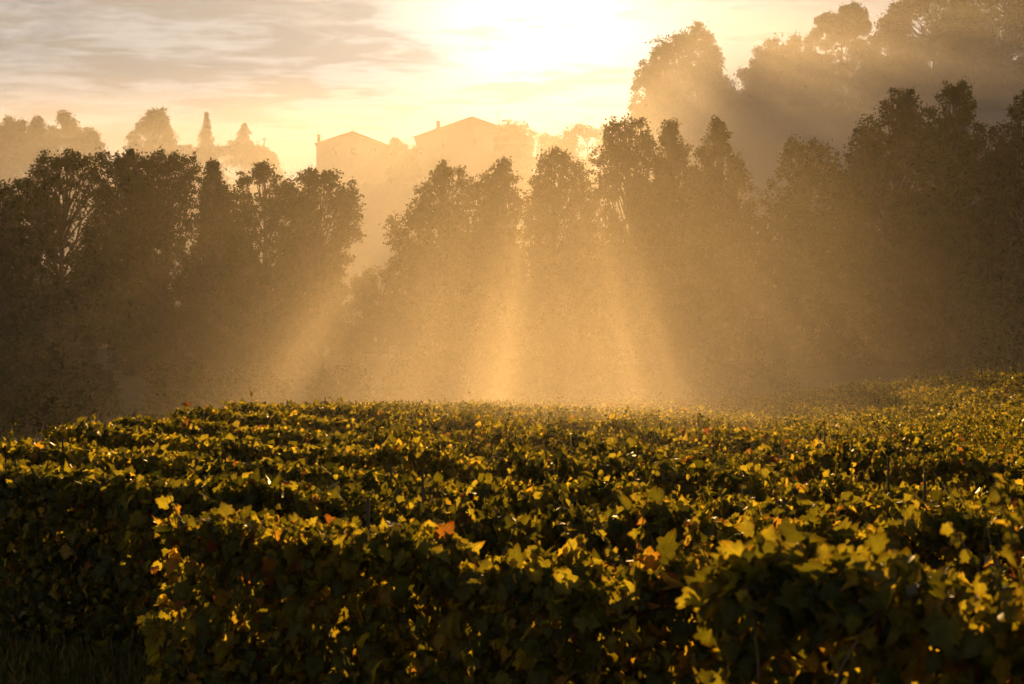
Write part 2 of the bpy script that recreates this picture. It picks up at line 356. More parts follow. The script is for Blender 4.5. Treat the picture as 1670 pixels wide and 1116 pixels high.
    if lod < 2:                               # one gnarled stem per vine
        for sv in np.arange(s0 + .5, s1, 1.1):
            bx, by = ax(sv); gz = float(H(bx, by)); j = rng.normal(0, .05, (5, 2)); zz_ = np.array([-.05, .15, .35, .55, .8])
            Vc, Fc = tubes([(np.stack([bx + j[:, 0], by + j[:, 1], gz + zz_], -1), np.array([.045, .036, .032, .030, .018]))], 6)
            obj("stem", mesh_from("vine_stem", Vc, Fc, M_BARK, smooth=True), base)
    if lod < 2 and c > 4.5:                   # thin wooden stakes that just clear the leaves
        for sv in np.arange(s0 + 1.3, s1, 4.5):
            bx, by = ax(sv); gz = float(H(bx, by)); tl = rng.normal(0, .03, 2)
            Vc, Fc = tubes([(np.array([[bx, by, gz - .1], [bx + tl[0], by + tl[1], gz + top * .6], [bx + 2 * tl[0], by + 2 * tl[1], gz + top + rng.uniform(.06, .22)]]), np.array([.012, .011, .010]))], 6)
            obj("stake", mesh_from("stake", Vc, Fc, M_BARK, smooth=True), base)
    return base

ORD = "first second third fourth fifth sixth seventh eighth ninth tenth eleventh twelfth thirteenth fourteenth fifteenth sixteenth seventeenth eighteenth nineteenth twentieth".split()
ORD += ["twenty-" + o for o in ORD[:9]] + ["thirtieth"]
def row_label(k, left_open):
    if k == 0: return "nearest vine row, its blurred reddish leaves filling the lower right corner"
    if k == 1: return "near vine row ending in a long hanging leafy shoot at its left end"
    if k == 2: return "dark-faced vine row with sunlit yellow top just behind the hanging shoot"
    if left_open: return "%s vine row back from the camera, its leafy left end showing against misty trees" % ORD[k]
    return "%s vine row back from the camera, running through the golden middle of the field" % ORD[k]
def s_at_px(c, px):                         # row parameter where the row crosses photo column px
    u = (px - 835.0) / FPX                  # x = u*y
    return (u * NRMV[1] * c - NRMV[0] * c) / (DIR[0] - u * DIR[1])
def s_at_x_edge(c):                         # left edge of the field
    # x = xe(y) = -5.7+.155*(y-16.2)
    return (-5.7 + .155 * (NRMV[1] * c - 16.2) - NRMV[0] * c) / (DIR[0] - .155 * DIR[1])
cs = [4.25, 5.95]
while cs[-1] < 52: cs.append(cs[-1] + (1.85 if cs[-1] < 9 else 1.8))
far_y = 55.0
for k, c in enumerate(cs):
    sR = s_at_px(c, 1670) + 1.2 + .03 * c
    sL = s_at_px(c, 0) - 1.2
    left_open = False
    if k == 0: sL = s_at_px(c, 1175)
    elif k == 1: sL = s_at_px(c, 318)
    else:
        e = s_at_x_edge(c)
        if e > sL and c > 9.5: sL = e; left_open = True
    # far edge of the field: y <= far_y
    sfar = (NRMV[1] * c - far_y) / -DIR[1]
    if sfar > sL: sL = sfar; left_open = False
    # stop short of the bank of the upper block on the right
    if c > 30:
        xb = 13.0; sB = (xb - NRMV[0] * c) / DIR[0]
        yb = NRMV[1] * c + DIR[1] * sB
        if yb > 38: sR = min(sR, sB)
    if sR - sL < 1.5: continue
    ym = NRMV[1] * c
    lod = 0 if c < 9 else (1 if c < 20 else 2)
    per = 2100 if c < 9 else (1700 if c < 14 else (1300 if c < 20 else (950 if c < 30 else 560)))
    vine_row(row_label(k, left_open), c, sL, sR, per, lod, 100 + k * 13, top=1.47 + (.20 if k == 0 else 0), size=(.074, .066, .064 if c < 30 else .078)[lod], low=.05, strand=(k == 1))
# upper block of vines on the bank at the right
ub = [("taller vine row on the raised bank at the right edge of the field, front one", 43.0, 9.5, 24, 41.0),
      ("taller vine row on the raised bank, second one up behind its front row", 45.5, 10.5, 26, 44.0),
      ("taller vine row along the crest of the raised bank, highest and farthest at the right", 48.0, 11.5, 28, 47.0)]
for k, (lab, ya, xa, xb, yb) in enumerate(ub):
    def axf(s, ya=ya, xa=xa, xb=xb, yb=yb):
        t = s / (xb - xa); return xa + s, ya + (yb - ya) * t
    vine_row(lab, 0, 0.0, xb - xa, 620, 2, 900 + k * 17, top=1.55, half=.5, size=.09, ragk=2.0, axis=axf, group="vine rows on the raised bank")

# ------------------------------------------------------------------ trees
FAR = 1.37                                  # everything on the hill stands this much farther than its listed distance
def bez(a, b, n, rng, sag=0.0, wob=0.06):
    t = np.linspace(0, 1, n)[:, None]; L = np.linalg.norm(b - a)
    mid = (a + b) / 2 + np.array([0, 0, -sag * L]) + rng.normal(0, wob * L, 3)
    return (1 - t) ** 2 * a + 2 * t * (1 - t) * mid + t * t * b
PROFILE = {
    'round': lambda t: np.sqrt(np.clip(1 - (2 * np.clip(t, 0, 1) - 1) ** 2, 0, 1)) ** .8,
    'dome': lambda t: np.clip(t * 3.2, 0, 1) ** .55 * (1 - .25 * ss(.6, 1, t)),
    'spire': lambda t: .13 + .87 * np.clip(t * 1.15, 0, 1) ** .9,
    'cone': lambda t: .03 + .97 * np.clip(t, 0, 1),
    'oval': lambda t: np.clip(t * 2.2, 0, 1) ** .6 * (1 - .4 * ss(.55, 1, t)),
}
def tree(name, label, cat, D, outline, seed=1, leaf=.19, dens=1.0, mat=None, group=None, lobe_k=.40, rmin=.55, fill=1.0):
    """a tree at distance D; outline = [(photo row, left column, right column), ...] of its crown from the top down"""
    if D > 150: D, leaf, rmin, big = D * FAR, leaf * FAR, rmin * FAR, FAR
    else: big = 1.0
    rng = np.random.default_rng(seed); mat = mat or M_TREE; k = D / FPX
    oy, ol, orr = (np.array(v, float) for v in zip(*outline))
    pxc = float(np.median((ol + orr) / 2)); cx = pix(pxc, oy[0], D)[0]; cyy = D; gz = float(H(cx, cyy))
    zt = pix(pxc, oy[0], D)[2]
    rows = np.arange(oy[0], oy[-1], 1.0); zrow = np.array([pix(pxc, q, D)[2] for q in rows]); vis = zrow > gz + .3
    while vis.sum() < 14: rows = rows - 5; oy = oy - 5; zrow = np.array([pix(pxc, q, D)[2] for q in rows]); vis = zrow > gz + .3   # stand it on the ground it grows from
    zt = zrow[0]; rows = rows[vis]
    zb = pix(pxc, rows[-1], D)[2]; h = zt - zb; hw = float(np.max(orr - ol)) * k / 2
    wrow = np.maximum((np.interp(rows, oy, orr) - np.interp(rows, oy, ol)) * k / 2, .15)
    area = float(2 * wrow.sum() * k); rbar = np.clip(lobe_k * .8 * wrow.mean(), rmin, 1.6 * big)
    nl_ = int(np.clip(fill * 2.4 * area / (math.pi * rbar ** 2), 8, 150))
    pr = wrow ** .8; cdf = np.cumsum(pr) / pr.sum()
    C, Rr = [], []
    for j in range(nl_):
        q = rows[min(int(np.searchsorted(cdf, (j + rng.uniform(0, 1)) / nl_)), len(rows) - 1)]
        if j < 5: q = rows[min(4 + j * 7, len(rows) - 1)]
        L_, R_ = np.interp(q, oy, ol), np.interp(q, oy, orr); m0 = (L_ + R_) / 2; jl, jr = .98 + .22 * noise1(q, seed, 26.0), .98 + .22 * noise1(q, seed + 500, 22.0)
        if q < oy[0] + 25: jl = jr = 1.0
        L_, R_ = m0 - (m0 - L_) * jl, m0 + (R_ - m0) * jr; wv = (R_ - L_) * k / 2
        rl = max(min(lobe_k * wv * rng.uniform(.6, 1.4), 1.7 * big), min(rmin, wv * .95))
        m_ = max(wv - rl * .72, 0)
        if rng.random() < .6: a = rng.choice([0, np.pi]) + rng.normal(0, .5); rr = m_ * rng.uniform(.8, 1.0)
        else: a = rng.uniform(0, 2 * np.pi); rr = m_ * rng.uniform(.2, 1.0) ** .5
        c = pix((L_ + R_) / 2, q, D); z = min(c[2], zt - rl * .7)
        C.append((c[0] + rr * math.cos(a), cyy + rr * math.sin(a), z)); Rr.append((rl, rl, rl * rng.uniform(.75, 1.15)))
    step = max(1.5 * min(rmin, .75 * big) / k * .9, 5)
    q = oy[0] + 1
    while q < min(rows[-1], oy[0] + 260):
        for e in (0, 1):
            L_, R_ = np.interp(q, oy, ol), np.interp(q, oy, orr); r_ = min(rmin, .75 * big) * rng.uniform(.6, 1.15)
            if R_ - L_ < 8: r_ = min(r_, (R_ - L_) * k * .6 + .12)
            ins = (r_ * rng.uniform(.25, 1.1)) / k; ex = (L_ + ins) if e == 0 else (R_ - ins)
            if rng.random() < .86: c = pix(ex, q + rng.normal(0, 2), D); C.append((c[0], D + rng.normal(0, hw * .28), min(c[2], zt - r_ * .5))); Rr.append((r_, r_, r_ * rng.uniform(.8, 1.2)))
        q += step * rng.uniform(.7, 1.2)
    n_top = max(1, int((orr[1] - ol[1]) / step))
    for j in range(n_top):                    # along the top between the first two outline rows
        f = rng.random(); r_ = min(rmin, .75 * big) * rng.uniform(.6, 1.0); qx = ol[1] + (orr[1] - ol[1]) * (j + rng.random()) / n_top; qy = oy[0] + (oy[1] - oy[0]) * rng.uniform(.3, 1.1)
        c = pix(qx, qy, D); C.append((c[0], D + rng.normal(0, hw * .25), min(c[2], zt - r_ * .6))); Rr.append((r_, r_, r_))
    C = np.array(C); Rr = np.array(Rr)
    # trunk and limbs
    paths = []; base = np.array([cx, cyy, gz - .3]); apex = np.array([cx + rng.normal(0, hw * .08), cyy, zt - h * .12])
    tr = bez(base, apex, 12, rng, 0, .025); r0 = .020 * (zt - gz) + .06
    paths.append((tr, np.linspace(r0, .03, 12) * np.array([1.35, 1.08] + [1] * 10)))
    twigs = []
    LP, LC = [], []
    for c, r in zip(C, Rr):
        zf = np.clip((c[2] - r[2] * .6 - gz) / max(zt - gz, 1) - .12 * rng.uniform(.5, 1.5), .12, .92)
        a = tr[int(zf * 11)]
        li = bez(a, c, 6, rng, .06, .05); rb = r0 * .38 * (1 - zf * .6)
        paths.append((li, np.linspace(rb, .02, 6)))
        area = (r[0] + r[1]) * r[2] / (leaf / .19) ** 2
        nc = max(6, int(area * 7.5 * dens))
        dv = nrm(rng.normal(0, 1, (nc, 3))); rad = rng.uniform(.12, 1.0, (nc, 1)) ** .5
        cc = c + dv * rad * r
        up = (dv[:, 2] > .35) & (rng.random(nc) < .35); cc[up, 2] += rng.uniform(.1, .5, up.sum()) * min(1, r[0])      # sprigs above the outline
        for q in range(min(nc, 7)): twigs.append((bez(li[rng.integers(2, 6)], cc[q], 4, rng, 0, .08), np.linspace(.028, .010, 4)))
        nl = rng.integers(14, 34, nc)
        idx = np.repeat(np.arange(nc), nl); sp = (rng.uniform(.10, .22, nc) * leaf / .19)[idx]
        pts = cc[idx] + rng.normal(0, 1, (len(idx), 3)) * sp[:, None] * np.array([1, 1, .85])
        LP.append(pts); LC.append(c[None] + 0 * pts)
    LP = np.concatenate(LP); LC = np.concatenate(LC)
    keep = LP[:, 2] > gz + .15; LP = LP[keep]; LC = LC[keep]; n = len(LP)
    out = nrm(LP - LC)
    tip = out * .5 + rng.normal(0, .6, (n, 3)) + np.array([0, 0, -.35]); nor = out * .5 + rng.normal(0, .7, (n, 3)) + np.array([0, 0, .4])
    V_, F_ = leaf_cards(LP, tip, nor, leaf * rng.uniform(.6, 1.4, n), KITE, [KITE_F])
    t = thing(name, label, cat, (cx, cyy, gz), group)
    tint = np.clip(rng.beta(2, 2.5, n) * .9 + .12 * noise2(LP[:, 0], LP[:, 2], seed, 1.2), 0, 1)
    obj("crown", mesh_from("crown", V_, F_, mat, np.repeat(tint, 2)), t)
    Vt, Ft = tubes(paths, 7); Vw, Fw = tubes(twigs, 4)
    obj("trunk", mesh_from("trunk", np.concatenate([Vt, Vw]), [Ft[0], Fw[0] + len(Vt)], M_BARK, smooth=True), t)
    return t

G_L = "trees at the left end of the tree line"; G_C = "trees in the middle of the tree line"; G_R = "trees at the right end of the tree line"
def T(*a, **k): return tree("broadleaf_tree", *a, **k)
# left of the tree line
T("dark bushy tree cut by the left edge of the picture", "tree", 100, [(305, -10, 12), (320, -30, 22), (350, -50, 32), (450, -60, 50), (680, -60, 60)], 11, group=G_L, fill=.9, dens=.85)
T("broad dark round-topped tree, tallest of the left clump, with lit gaps in its crown", "tree", 104, [(254, 75, 128), (270, 60, 150), (290, 42, 175), (320, 20, 190), (370, 10, 205), (450, 15, 215), (560, 40, 210), (680, 60, 190)], 12, group=G_L, fill=1.05, dens=.85)
T("very dense dark tree merging into its left neighbour in the left clump", "tree", 103, [(252, 168, 258), (265, 160, 312), (290, 160, 325), (330, 170, 362), (400, 180, 380), (500, 180, 375), (660, 190, 360)], 13, group=G_L, dens=1.3)
T("slim airy sapling whose thin tip pokes above the left clump", "tree", 101, [(268, 345, 349), (295, 339, 357), (320, 330, 372), (400, 330, 375), (520, 335, 372)], 14, group=G_L, dens=.6, rmin=.3, fill=.5)
T("airy see-through tree with a forked trunk, second from the bright gap", "tree", 105, [(270, 412, 432), (280, 403, 447), (296, 385, 470), (330, 370, 490), (400, 365, 500), (480, 375, 490), (620, 385, 480)], 15, group=G_L, dens=.8, fill=.85)
T("rounded feathery tree at the right end of the left clump beside the bright gap", "tree", 102, [(281, 500, 535), (295, 482, 548), (320, 475, 570), (345, 470, 591), (380, 470, 588), (410, 470, 572), (450, 475, 555), (620, 480, 550)], 16, group=G_L, dens=.85, fill=.65)
# middle
T("dark tree with a ragged tilted top just right of the bright gap", "tree", 106, [(273, 712, 721), (285, 705, 762), (300, 698, 782), (325, 684, 785), (345, 672, 785), (362, 640, 785), (378, 628, 785), (400, 650, 785), (440, 640, 780), (520, 640, 790), (650, 650, 790)], 21, group=G_C)
T("narrow upright tree with a notched top, second from the bright gap", "tree", 108, [(266, 817, 824), (280, 803, 832), (300, 790, 842), (320, 780, 860), (380, 775, 865), (650, 780, 870)], 22, group=G_C)
T("middle tree with a blunt leaning top, third from the bright gap", "tree", 110, [(248, 899, 912), (265, 888, 932), (284, 868, 955), (320, 865, 965), (400, 865, 970), (650, 865, 970)], 23, group=G_C)
T("tall wide tree with a flat ragged top in the middle of the tree line", "tree", 108, [(203, 990, 1000), (212, 990, 1056), (235, 988, 1070), (258, 968, 1075), (300, 965, 1085), (400, 965, 1100), (650, 970, 1090)], 24, group=G_C)
T("tree with a thin pointed leader, left of the conical spired tree", "tree", 104, [(202, 1091, 1098), (225, 1082, 1105), (255, 1072, 1115), (280, 1070, 1128), (320, 1065, 1150), (400, 1060, 1160), (650, 1065, 1150)], 25, group=G_C, rmin=.4)
T("spired tree with a widening conical crown at the right end of the middle trees", "tree", 106, [(199, 1164, 1171), (215, 1157, 1180), (232, 1152, 1187), (250, 1135, 1195), (275, 1140, 1212), (300, 1140, 1225), (340, 1140, 1232), (380, 1140, 1255), (450, 1150, 1260), (650, 1150, 1250)], 26, group=G_C, rmin=.4)
# right
T("bushy rounded tree where the sun shafts start, left of the tall right clump", "tree", 107, [(233, 1288, 1335), (245, 1283, 1350), (262, 1278, 1366), (285, 1268, 1378), (310, 1255, 1385), (340, 1245, 1395), (420, 1250, 1400), (650, 1255, 1400)], 31, group=G_R)
T("big dark tree, left half of the tall right clump", "tree", 104, [(155, 1454, 1463), (168, 1447, 1495), (188, 1408, 1505), (215, 1405, 1515), (245, 1388, 1520), (300, 1380, 1525), (400, 1370, 1530), (650, 1380, 1530)], 32, group=G_R, dens=1.3)
T("tallest dark tree, pointed top of the right clump", "tree", 106, [(142, 1557, 1566), (160, 1535, 1575), (180, 1518, 1588), (207, 1510, 1606), (235, 1505, 1615), (300, 1500, 1630), (650, 1500, 1640)], 33, group=G_R, dens=1.3)
T("dark pointed tree cut by the right edge below the hill", "tree", 103, [(158, 1664, 1678), (180, 1650, 1690), (205, 1636, 1705), (235, 1620, 1720), (300, 1615, 1735), (650, 1610, 1740)], 34, group=G_R, dens=1.2)
# a second line of lower trees that closes the gaps behind
FT = dict(rmin=.8, group="trees standing in a second line behind the tree line")
T("dim broad tree filling the gap behind the edge tree and the round-topped one", "tree", 117, [(430, 0, 40), (450, -20, 90), (500, -30, 120), (640, -30, 120)], 51, **FT)
T("dim broad tree behind the round-topped and the very dense tree", "tree", 118, [(420, 150, 200), (450, 120, 260), (490, 100, 280), (640, 100, 280)], 52, **FT)
T("dim tree behind the sapling and the forked airy tree", "tree", 116, [(430, 350, 420), (450, 310, 460), (500, 290, 480), (640, 290, 480)], 53, dens=.8, **FT)
T("dim tree behind the rounded feathery tree beside the bright gap", "tree", 115, [(400, 480, 530), (440, 450, 555), (640, 440, 565)], 54, dens=.8, **FT)
T("dim tree behind the ragged tilted tree right of the bright gap", "tree", 118, [(390, 720, 790), (420, 690, 850), (470, 670, 870), (640, 660, 880)], 55, **FT)
T("dim tree behind the third tree from the bright gap and the flat-topped one", "tree", 119, [(400, 930, 990), (430, 880, 1030), (480, 860, 1050), (640, 850, 1060)], 56, **FT)
T("dim tree in the notch between the two spired trees", "tree", 117, [(370, 1110, 1150), (400, 1080, 1190), (450, 1060, 1230), (640, 1060, 1240)], 57, **FT)
T("dim tree closing the gap left of the tall right clump", "tree", 118, [(420, 1360, 1420), (450, 1330, 1460), (500, 1300, 1480), (640, 1290, 1480)], 60, **FT)
T("dim dark tree behind the tallest pointed trees of the right clump", "tree", 119, [(330, 1520, 1640), (370, 1470, 1690), (430, 1450, 1720), (640, 1450, 1720)], 90, **FT)
# understorey
def B(label, px, top, bot, half, D, seed, dens=1.0):
    o = [(top + (bot - top) * t, px - half * wq, px + half * wq) for t, wq in ((0, .25), (.08, .55), (.2, .8), (.45, 1), (1, .95))]
    return tree("shrub", label, "shrub", D, o, seed, group="shrubs along the foot of the tree line", dens=dens, leaf=.17)
B("low dark shrub at the foot of the left edge tree", 55, 560, 720, 85, 84, 41)
B("dark thicket beside the fallen dead branch", 140, 600, 720, 60, 88, 42)
B("hazy shrub under the forked airy tree", 420, 530, 700, 110, 98, 43, .8)
B("dim shrub at the foot of the very dense dark tree", 290, 520, 700, 90, 100, 40, .9)
B("sunlit misty bush filling the bottom of the bright gap", 620, 440, 680, 78, 112, 44, .8)
B("rounded leafy bush with sunlit edges in front of the middle trees", 765, 478, 700, 95, 86, 45)
B("smaller rounded bush with glinting leaves right of the sunlit-edged bush", 935, 495, 700, 75, 88, 46)
B("faint broad bush in the shade of the two spired trees", 1120, 500, 700, 100, 92, 47)
B("wide shaded bush below the sun shafts", 1310, 490, 700, 110, 95, 48)
B("dark bush behind the raised bank of vines", 1520, 470, 700, 130, 95, 49)
B("dark bush cut by the right edge behind the raised bank", 1690, 470, 700, 90, 92, 50)
B("scrubby bush at the field edge left of the fallen dead branch", 70, 640, 730, 60, 62, 141)
B("scrubby bush at the field edge just right of the fallen dead branch", 290, 600, 700, 55, 72, 142, .8)
B("low scrubby bush past the left ends of the far vine rows", 410, 610, 690, 60, 74, 143, .8)
B("low hazy bush at the field edge under the bright gap", 560, 600, 690, 60, 78, 144, .7)
B("low hazy bush at the field edge left of the sunlit-edged bush", 680, 590, 690, 55, 80, 145, .7)
B("low hazy bush at the field edge between the two leafy bushes", 860, 590, 690, 60, 80, 146, .7)
B("low hazy bush at the field edge in front of the smaller leafy bush", 1010, 600, 690, 60, 78, 147, .7)
B("low dim bush at the field edge left of the raised bank", 1210, 590, 690, 80, 76, 148, .9)
# hill, right
G_U = "trees on the right-hand hill"
HL = dict(leaf=.29, rmin=.8, group=G_U, fill=1.5)
T("tall lone oak-like tree between the bright sky and the right hill", "tree", 190, [(49, 1126, 1140), (62, 1110, 1160), (75, 1074, 1168), (92, 1053, 1170), (115, 1045, 1172), (140, 1030, 1188), (165, 1028, 1196), (195, 1032, 1188), (235, 1035, 1180)], 61, dens=1.1, lobe_k=.26, **HL)
T("lacy rounded tree leaning left off the right hill", "tree", 192, [(71, 1250, 1260), (85, 1232, 1285), (105, 1230, 1300), (115, 1207, 1300), (145, 1202, 1300), (165, 1216, 1300), (190, 1240, 1290)], 62, dens=1.0, lobe_k=.3, **HL)
T("small dense tree on the hill between the lacy tree and the pine", "tree", 194, [(65, 1290, 1305), (80, 1280, 1330), (120, 1275, 1345), (215, 1280, 1345)], 63, **HL)
T("large high tree whose crown leaves the top of the picture", "tree", 196, [(-40, 1495, 1560), (0, 1482, 1580), (20, 1457, 1585), (45, 1425, 1585), (100, 1420, 1590), (215, 1430, 1590)], 65, dens=1.4, lobe_k=.3, **HL)
T("high loose-crowned tree at the upper right corner", "tree", 190, [(-60, 1590, 1660), (-20, 1572, 1690), (40, 1566, 1710), (90, 1565, 1720), (220, 1570, 1720)], 66, dens=1.2, lobe_k=.3, **HL)
T("low rounded tree under the pine on the right hill", "tree", 186, [(66, 1408, 1424), (80, 1385, 1440), (100, 1335, 1450), (140, 1320, 1450), (240, 1330, 1450)], 67, **HL)
T("low misty tree halfway along the right hill", "tree", 182, [(110, 1520, 1570), (130, 1480, 1610), (160, 1465, 1625), (250, 1465, 1625)], 68, **HL)
T("low tree under the upper right corner of the hill", "tree", 178, [(115, 1630, 1675), (135, 1600, 1710), (170, 1585, 1720), (260, 1590, 1720)], 69, **HL)

T("low dark scrub on the bare crest left of the lacy tree", "tree", 189, [(192, 1192, 1212), (200, 1150, 1262), (230, 1130, 1285)], 59, **HL)
T("low scrub at the foot of the tall lone tree", "tree", 188, [(196, 1060, 1085), (206, 1030, 1120), (235, 1015, 1135)], 58, **HL)

def pine(label, px, top, bot, D, seed, group):
    D *= FAR
    rng = np.random.default_rng(seed); k = D / FPX; p0 = pix(px, top, D); gz = float(H(p0[0], D)); zt = p0[2]
    base = np.array([p0[0], D, gz - .3]); tr = bez(base, np.array([p0[0] + .2, D, zt - .5]), 12, rng, 0, .02)
    paths = [(tr, np.linspace(.42, .08, 12))]; LP = []
    spots = [(rng.uniform(1330, 1412), rng.uniform(24, 58), rng.uniform(8, 12)) for _ in range(30)] + [(rng.uniform(1335, 1408), 21, 7) for _ in range(7)]
    spots += [(1344, 76, 9), (1402, 72, 9), (1352, 92, 9), (1396, 94, 10), (1340, 104, 9), (1378, 108, 9)]
    for (ex, ey, er) in spots:
        c = pix(ex, ey + rng.normal(0, 2), D); c[1] += rng.normal(0, 2.2); r = er * k * rng.uniform(.8, 1.35)
        paths.append((bez(tr[int(np.clip((c[2] - 1 - gz) / (zt - gz), .2, .95) * 11)], c, 6, rng, .05, .05), np.linspace(.12, .03, 6)))
        nc = 46; dv = nrm(rng.normal(0, 1, (nc, 3))) * rng.uniform(.3, 1, (nc, 1)) ** .6
        cc = c + dv * np.array([r, r, r * rng.uniform(.45, .85)]); LP.append((cc[:, None] + rng.normal(0, .27, (nc, 16, 3))).reshape(-1, 3))
    LP = np.concatenate(LP); n = len(LP)
    V_, F_ = leaf_cards(LP, rng.normal(0, 1, (n, 3)) + np.array([0, 0, .5]), rng.normal(0, 1, (n, 3)), rng.uniform(.28, .56, n), KITE * np.array([.5, 1, 1]), [KITE_F])
    t = thing("pine_tree", label, "tree", (p0[0], D, gz), group)
    obj("crown", mesh_from("pine_crown", V_, F_, M_CONIFER, np.repeat(rng.random(n), 2)), t)
    Vt, Ft = tubes(paths, 7); obj("trunk", mesh_from("pine_trunk", Vt, Ft, M_BARK, smooth=True), t)
pine("flat-topped pine with layered branches standing out on the right hill", 1372, 14, 110, 192, 64, G_U)

# far left hill
G_F = "faint trees on the far left hill"
FL = dict(leaf=.34, rmin=.7, group=G_F, dens=.8)
T("faint tree at the far left edge beyond the left clump", "tree", 205, [(195, 8, 26), (215, 0, 40), (245, -10, 48), (310, -20, 55)], 71, **FL)
T("slim faint tree between the far left edge tree and the pointed one", "tree", 206, [(194, 58, 63), (215, 52, 72), (250, 46, 80), (310, 45, 82)], 70, **FL)
T("faint pointed tree on the far left, wider than its edge neighbour", "tree", 208, [(189, 105, 109), (205, 92, 118), (218, 80, 128), (235, 72, 138), (310, 70, 140)], 72, **FL)
T("faint low tree sloping down beside the far left pointed tree", "tree", 210, [(214, 140, 148), (225, 132, 160), (240, 125, 168), (310, 125, 176)], 73, **FL)
T("pale rounded birch rising alone from the far mist", "tree", 225, [(181, 244, 264), (190, 237, 270), (205, 230, 272), (218, 216, 279), (228, 212, 288), (250, 212, 290), (300, 210, 290)], 74, **FL)
T("wide faint round bush in the mist below the two far conifers", "tree", 222, [(238, 375, 415), (250, 345, 440), (270, 325, 460), (310, 320, 465)], 75, **FL)
T("faint rounded bush between the far birch and the slim spruce", "tree", 224, [(243, 290, 310), (252, 270, 335), (300, 255, 345)], 76, **FL)
T("small faint tree squeezed between the two far houses", "tree", 228, [(231, 643, 650), (240, 637, 655), (285, 635, 660)], 77, **FL)
T("low misty garden hedge along the crest between the two far houses", "hedge", 226, [(243, 640, 676), (250, 636, 680), (300, 634, 682)], 84, **FL)
T("faint bush leaning on the right end of the larger far house", "tree", 226, [(206, 818, 835), (214, 812, 862), (226, 810, 900), (290, 815, 910)], 78, **FL)
T("faint wide bush right of the larger far house, below the sun", "tree", 224, [(208, 945, 965), (218, 925, 985), (232, 905, 1010), (290, 900, 1020)], 79, **FL)
T("faint low bush joining the far houses to the lone tall tree", "tree", 215, [(222, 1020, 1045), (235, 995, 1075), (290, 990, 1080)], 80, **FL)
def conifer(label, px, top, bot, half, D, seed, tiers):
    D *= FAR
    rng = np.random.default_rng(seed); k = D / FPX; p = pix(px, top, D); zb = pix(px, bot, D)[2]; gz = float(H(p[0], D)); zt = p[2]; hw = half * k
    paths = [(np.array([[p[0], D, gz - .3], [p[0], D, (gz + zt) / 2], [p[0], D, zt]]), np.array([.3, .2, .02]))]; LP, LT = [], []
    for j in range(tiers):
        t = (j + .6) / tiers; z = zt - t * (zt - zb); L = hw * (.08 + .92 * t) * rng.uniform(.85, 1.12)
        for a in rng.uniform(0, 2 * np.pi) + np.arange(7) * 2 * np.pi / 7 + rng.normal(0, .2, 7):
            l = L * rng.uniform(.5, 1.25); s_ = np.linspace(0, 1, 6)
            pts = np.stack([p[0] + np.cos(a) * l * s_, D + np.sin(a) * l * s_, z - .28 * l * s_ + .12 * l * s_ ** 3], -1)
            paths.append((pts, np.linspace(.05, .01, 6)))
            m = max(14, int(30 * l)); f = rng.uniform(.05, 1, m)
            q = np.stack([p[0] + np.cos(a) * l * f, D + np.sin(a) * l * f, z - .38 * l * f + .16 * l * f ** 3 - rng.uniform(0, .5, m)], -1) + rng.normal(0, .10, (m, 3))
            LP.append(q); LT.append(np.stack([np.full(m, np.cos(a)), np.full(m, np.sin(a)), np.full(m, -.7)], -1))
    LP = np.concatenate(LP); LT = np.concatenate(LT) + rng.normal(0, .4, LP.shape); n = len(LP)
    V_, F_ = leaf_cards(LP, LT, rng.normal(0, 1, (n, 3)), rng.uniform(.25, .5, n), KITE * np.array([.55, 1, 1]), [KITE_F])
    t = thing("conifer_tree", label, "tree", (p[0], D, gz), G_F)
    obj("crown", mesh_from("conifer_crown", V_, F_, M_CONIFER, np.repeat(rng.random(n), 2)), t)
    Vt, Ft = tubes(paths, 5); obj("trunk", mesh_from("conifer_trunk", Vt, Ft, M_BARK, smooth=True), t)
conifer("slim pointed spruce with drooping tiers on the far hill", 337, 181, 262, 21, 226, 81, 22)
conifer("shorter broad conifer right of the slim far spruce", 399, 199, 262, 32, 228, 82, 16)

# fallen dead branch in front of the left clump
def dead_branch():
    rng = np.random.default_rng(5); D = 66.0; b = pix(195, 672, D); gz = float(H(b[0], D)); paths = []
    def grow(a, dirv, L, r, lvl):
        e = a + dirv * L; pts = bez(a, e, 6, rng, -.05, .07); paths.append((pts, np.linspace(r, r * .45, 6)))
        if lvl == 0: return
        for _ in range(4 if lvl > 1 else 3):
            q = pts[rng.integers(2, 6)]; nd = nrm(dirv + rng.normal(0, .55, 3)); grow(q, nd, L * rng.uniform(.45, .7), r * .5, lvl - 1)
    grow(np.array([b[0], D, gz - .1]), nrm(np.array([.75, -.2, .62])), 1.7, .07, 3)
    grow(np.array([b[0] + .1, D, gz - .1]), nrm(np.array([.25, -.1, .95])), 1.4, .06, 3)
    V_, F_ = tubes(paths, 5); me = mesh_from("dead_branch", V_ - np.array([b[0], D, gz]), F_, M_BARK, smooth=True)
    o = bpy.data.objects.new("dead_branch", me); COL.objects.link(o); o.location = (b[0], D, gz)
    o["label"] = "bare leafless fallen branch with forked twigs at the left foot of the vines"; o["category"] = "branch"
dead_branch()

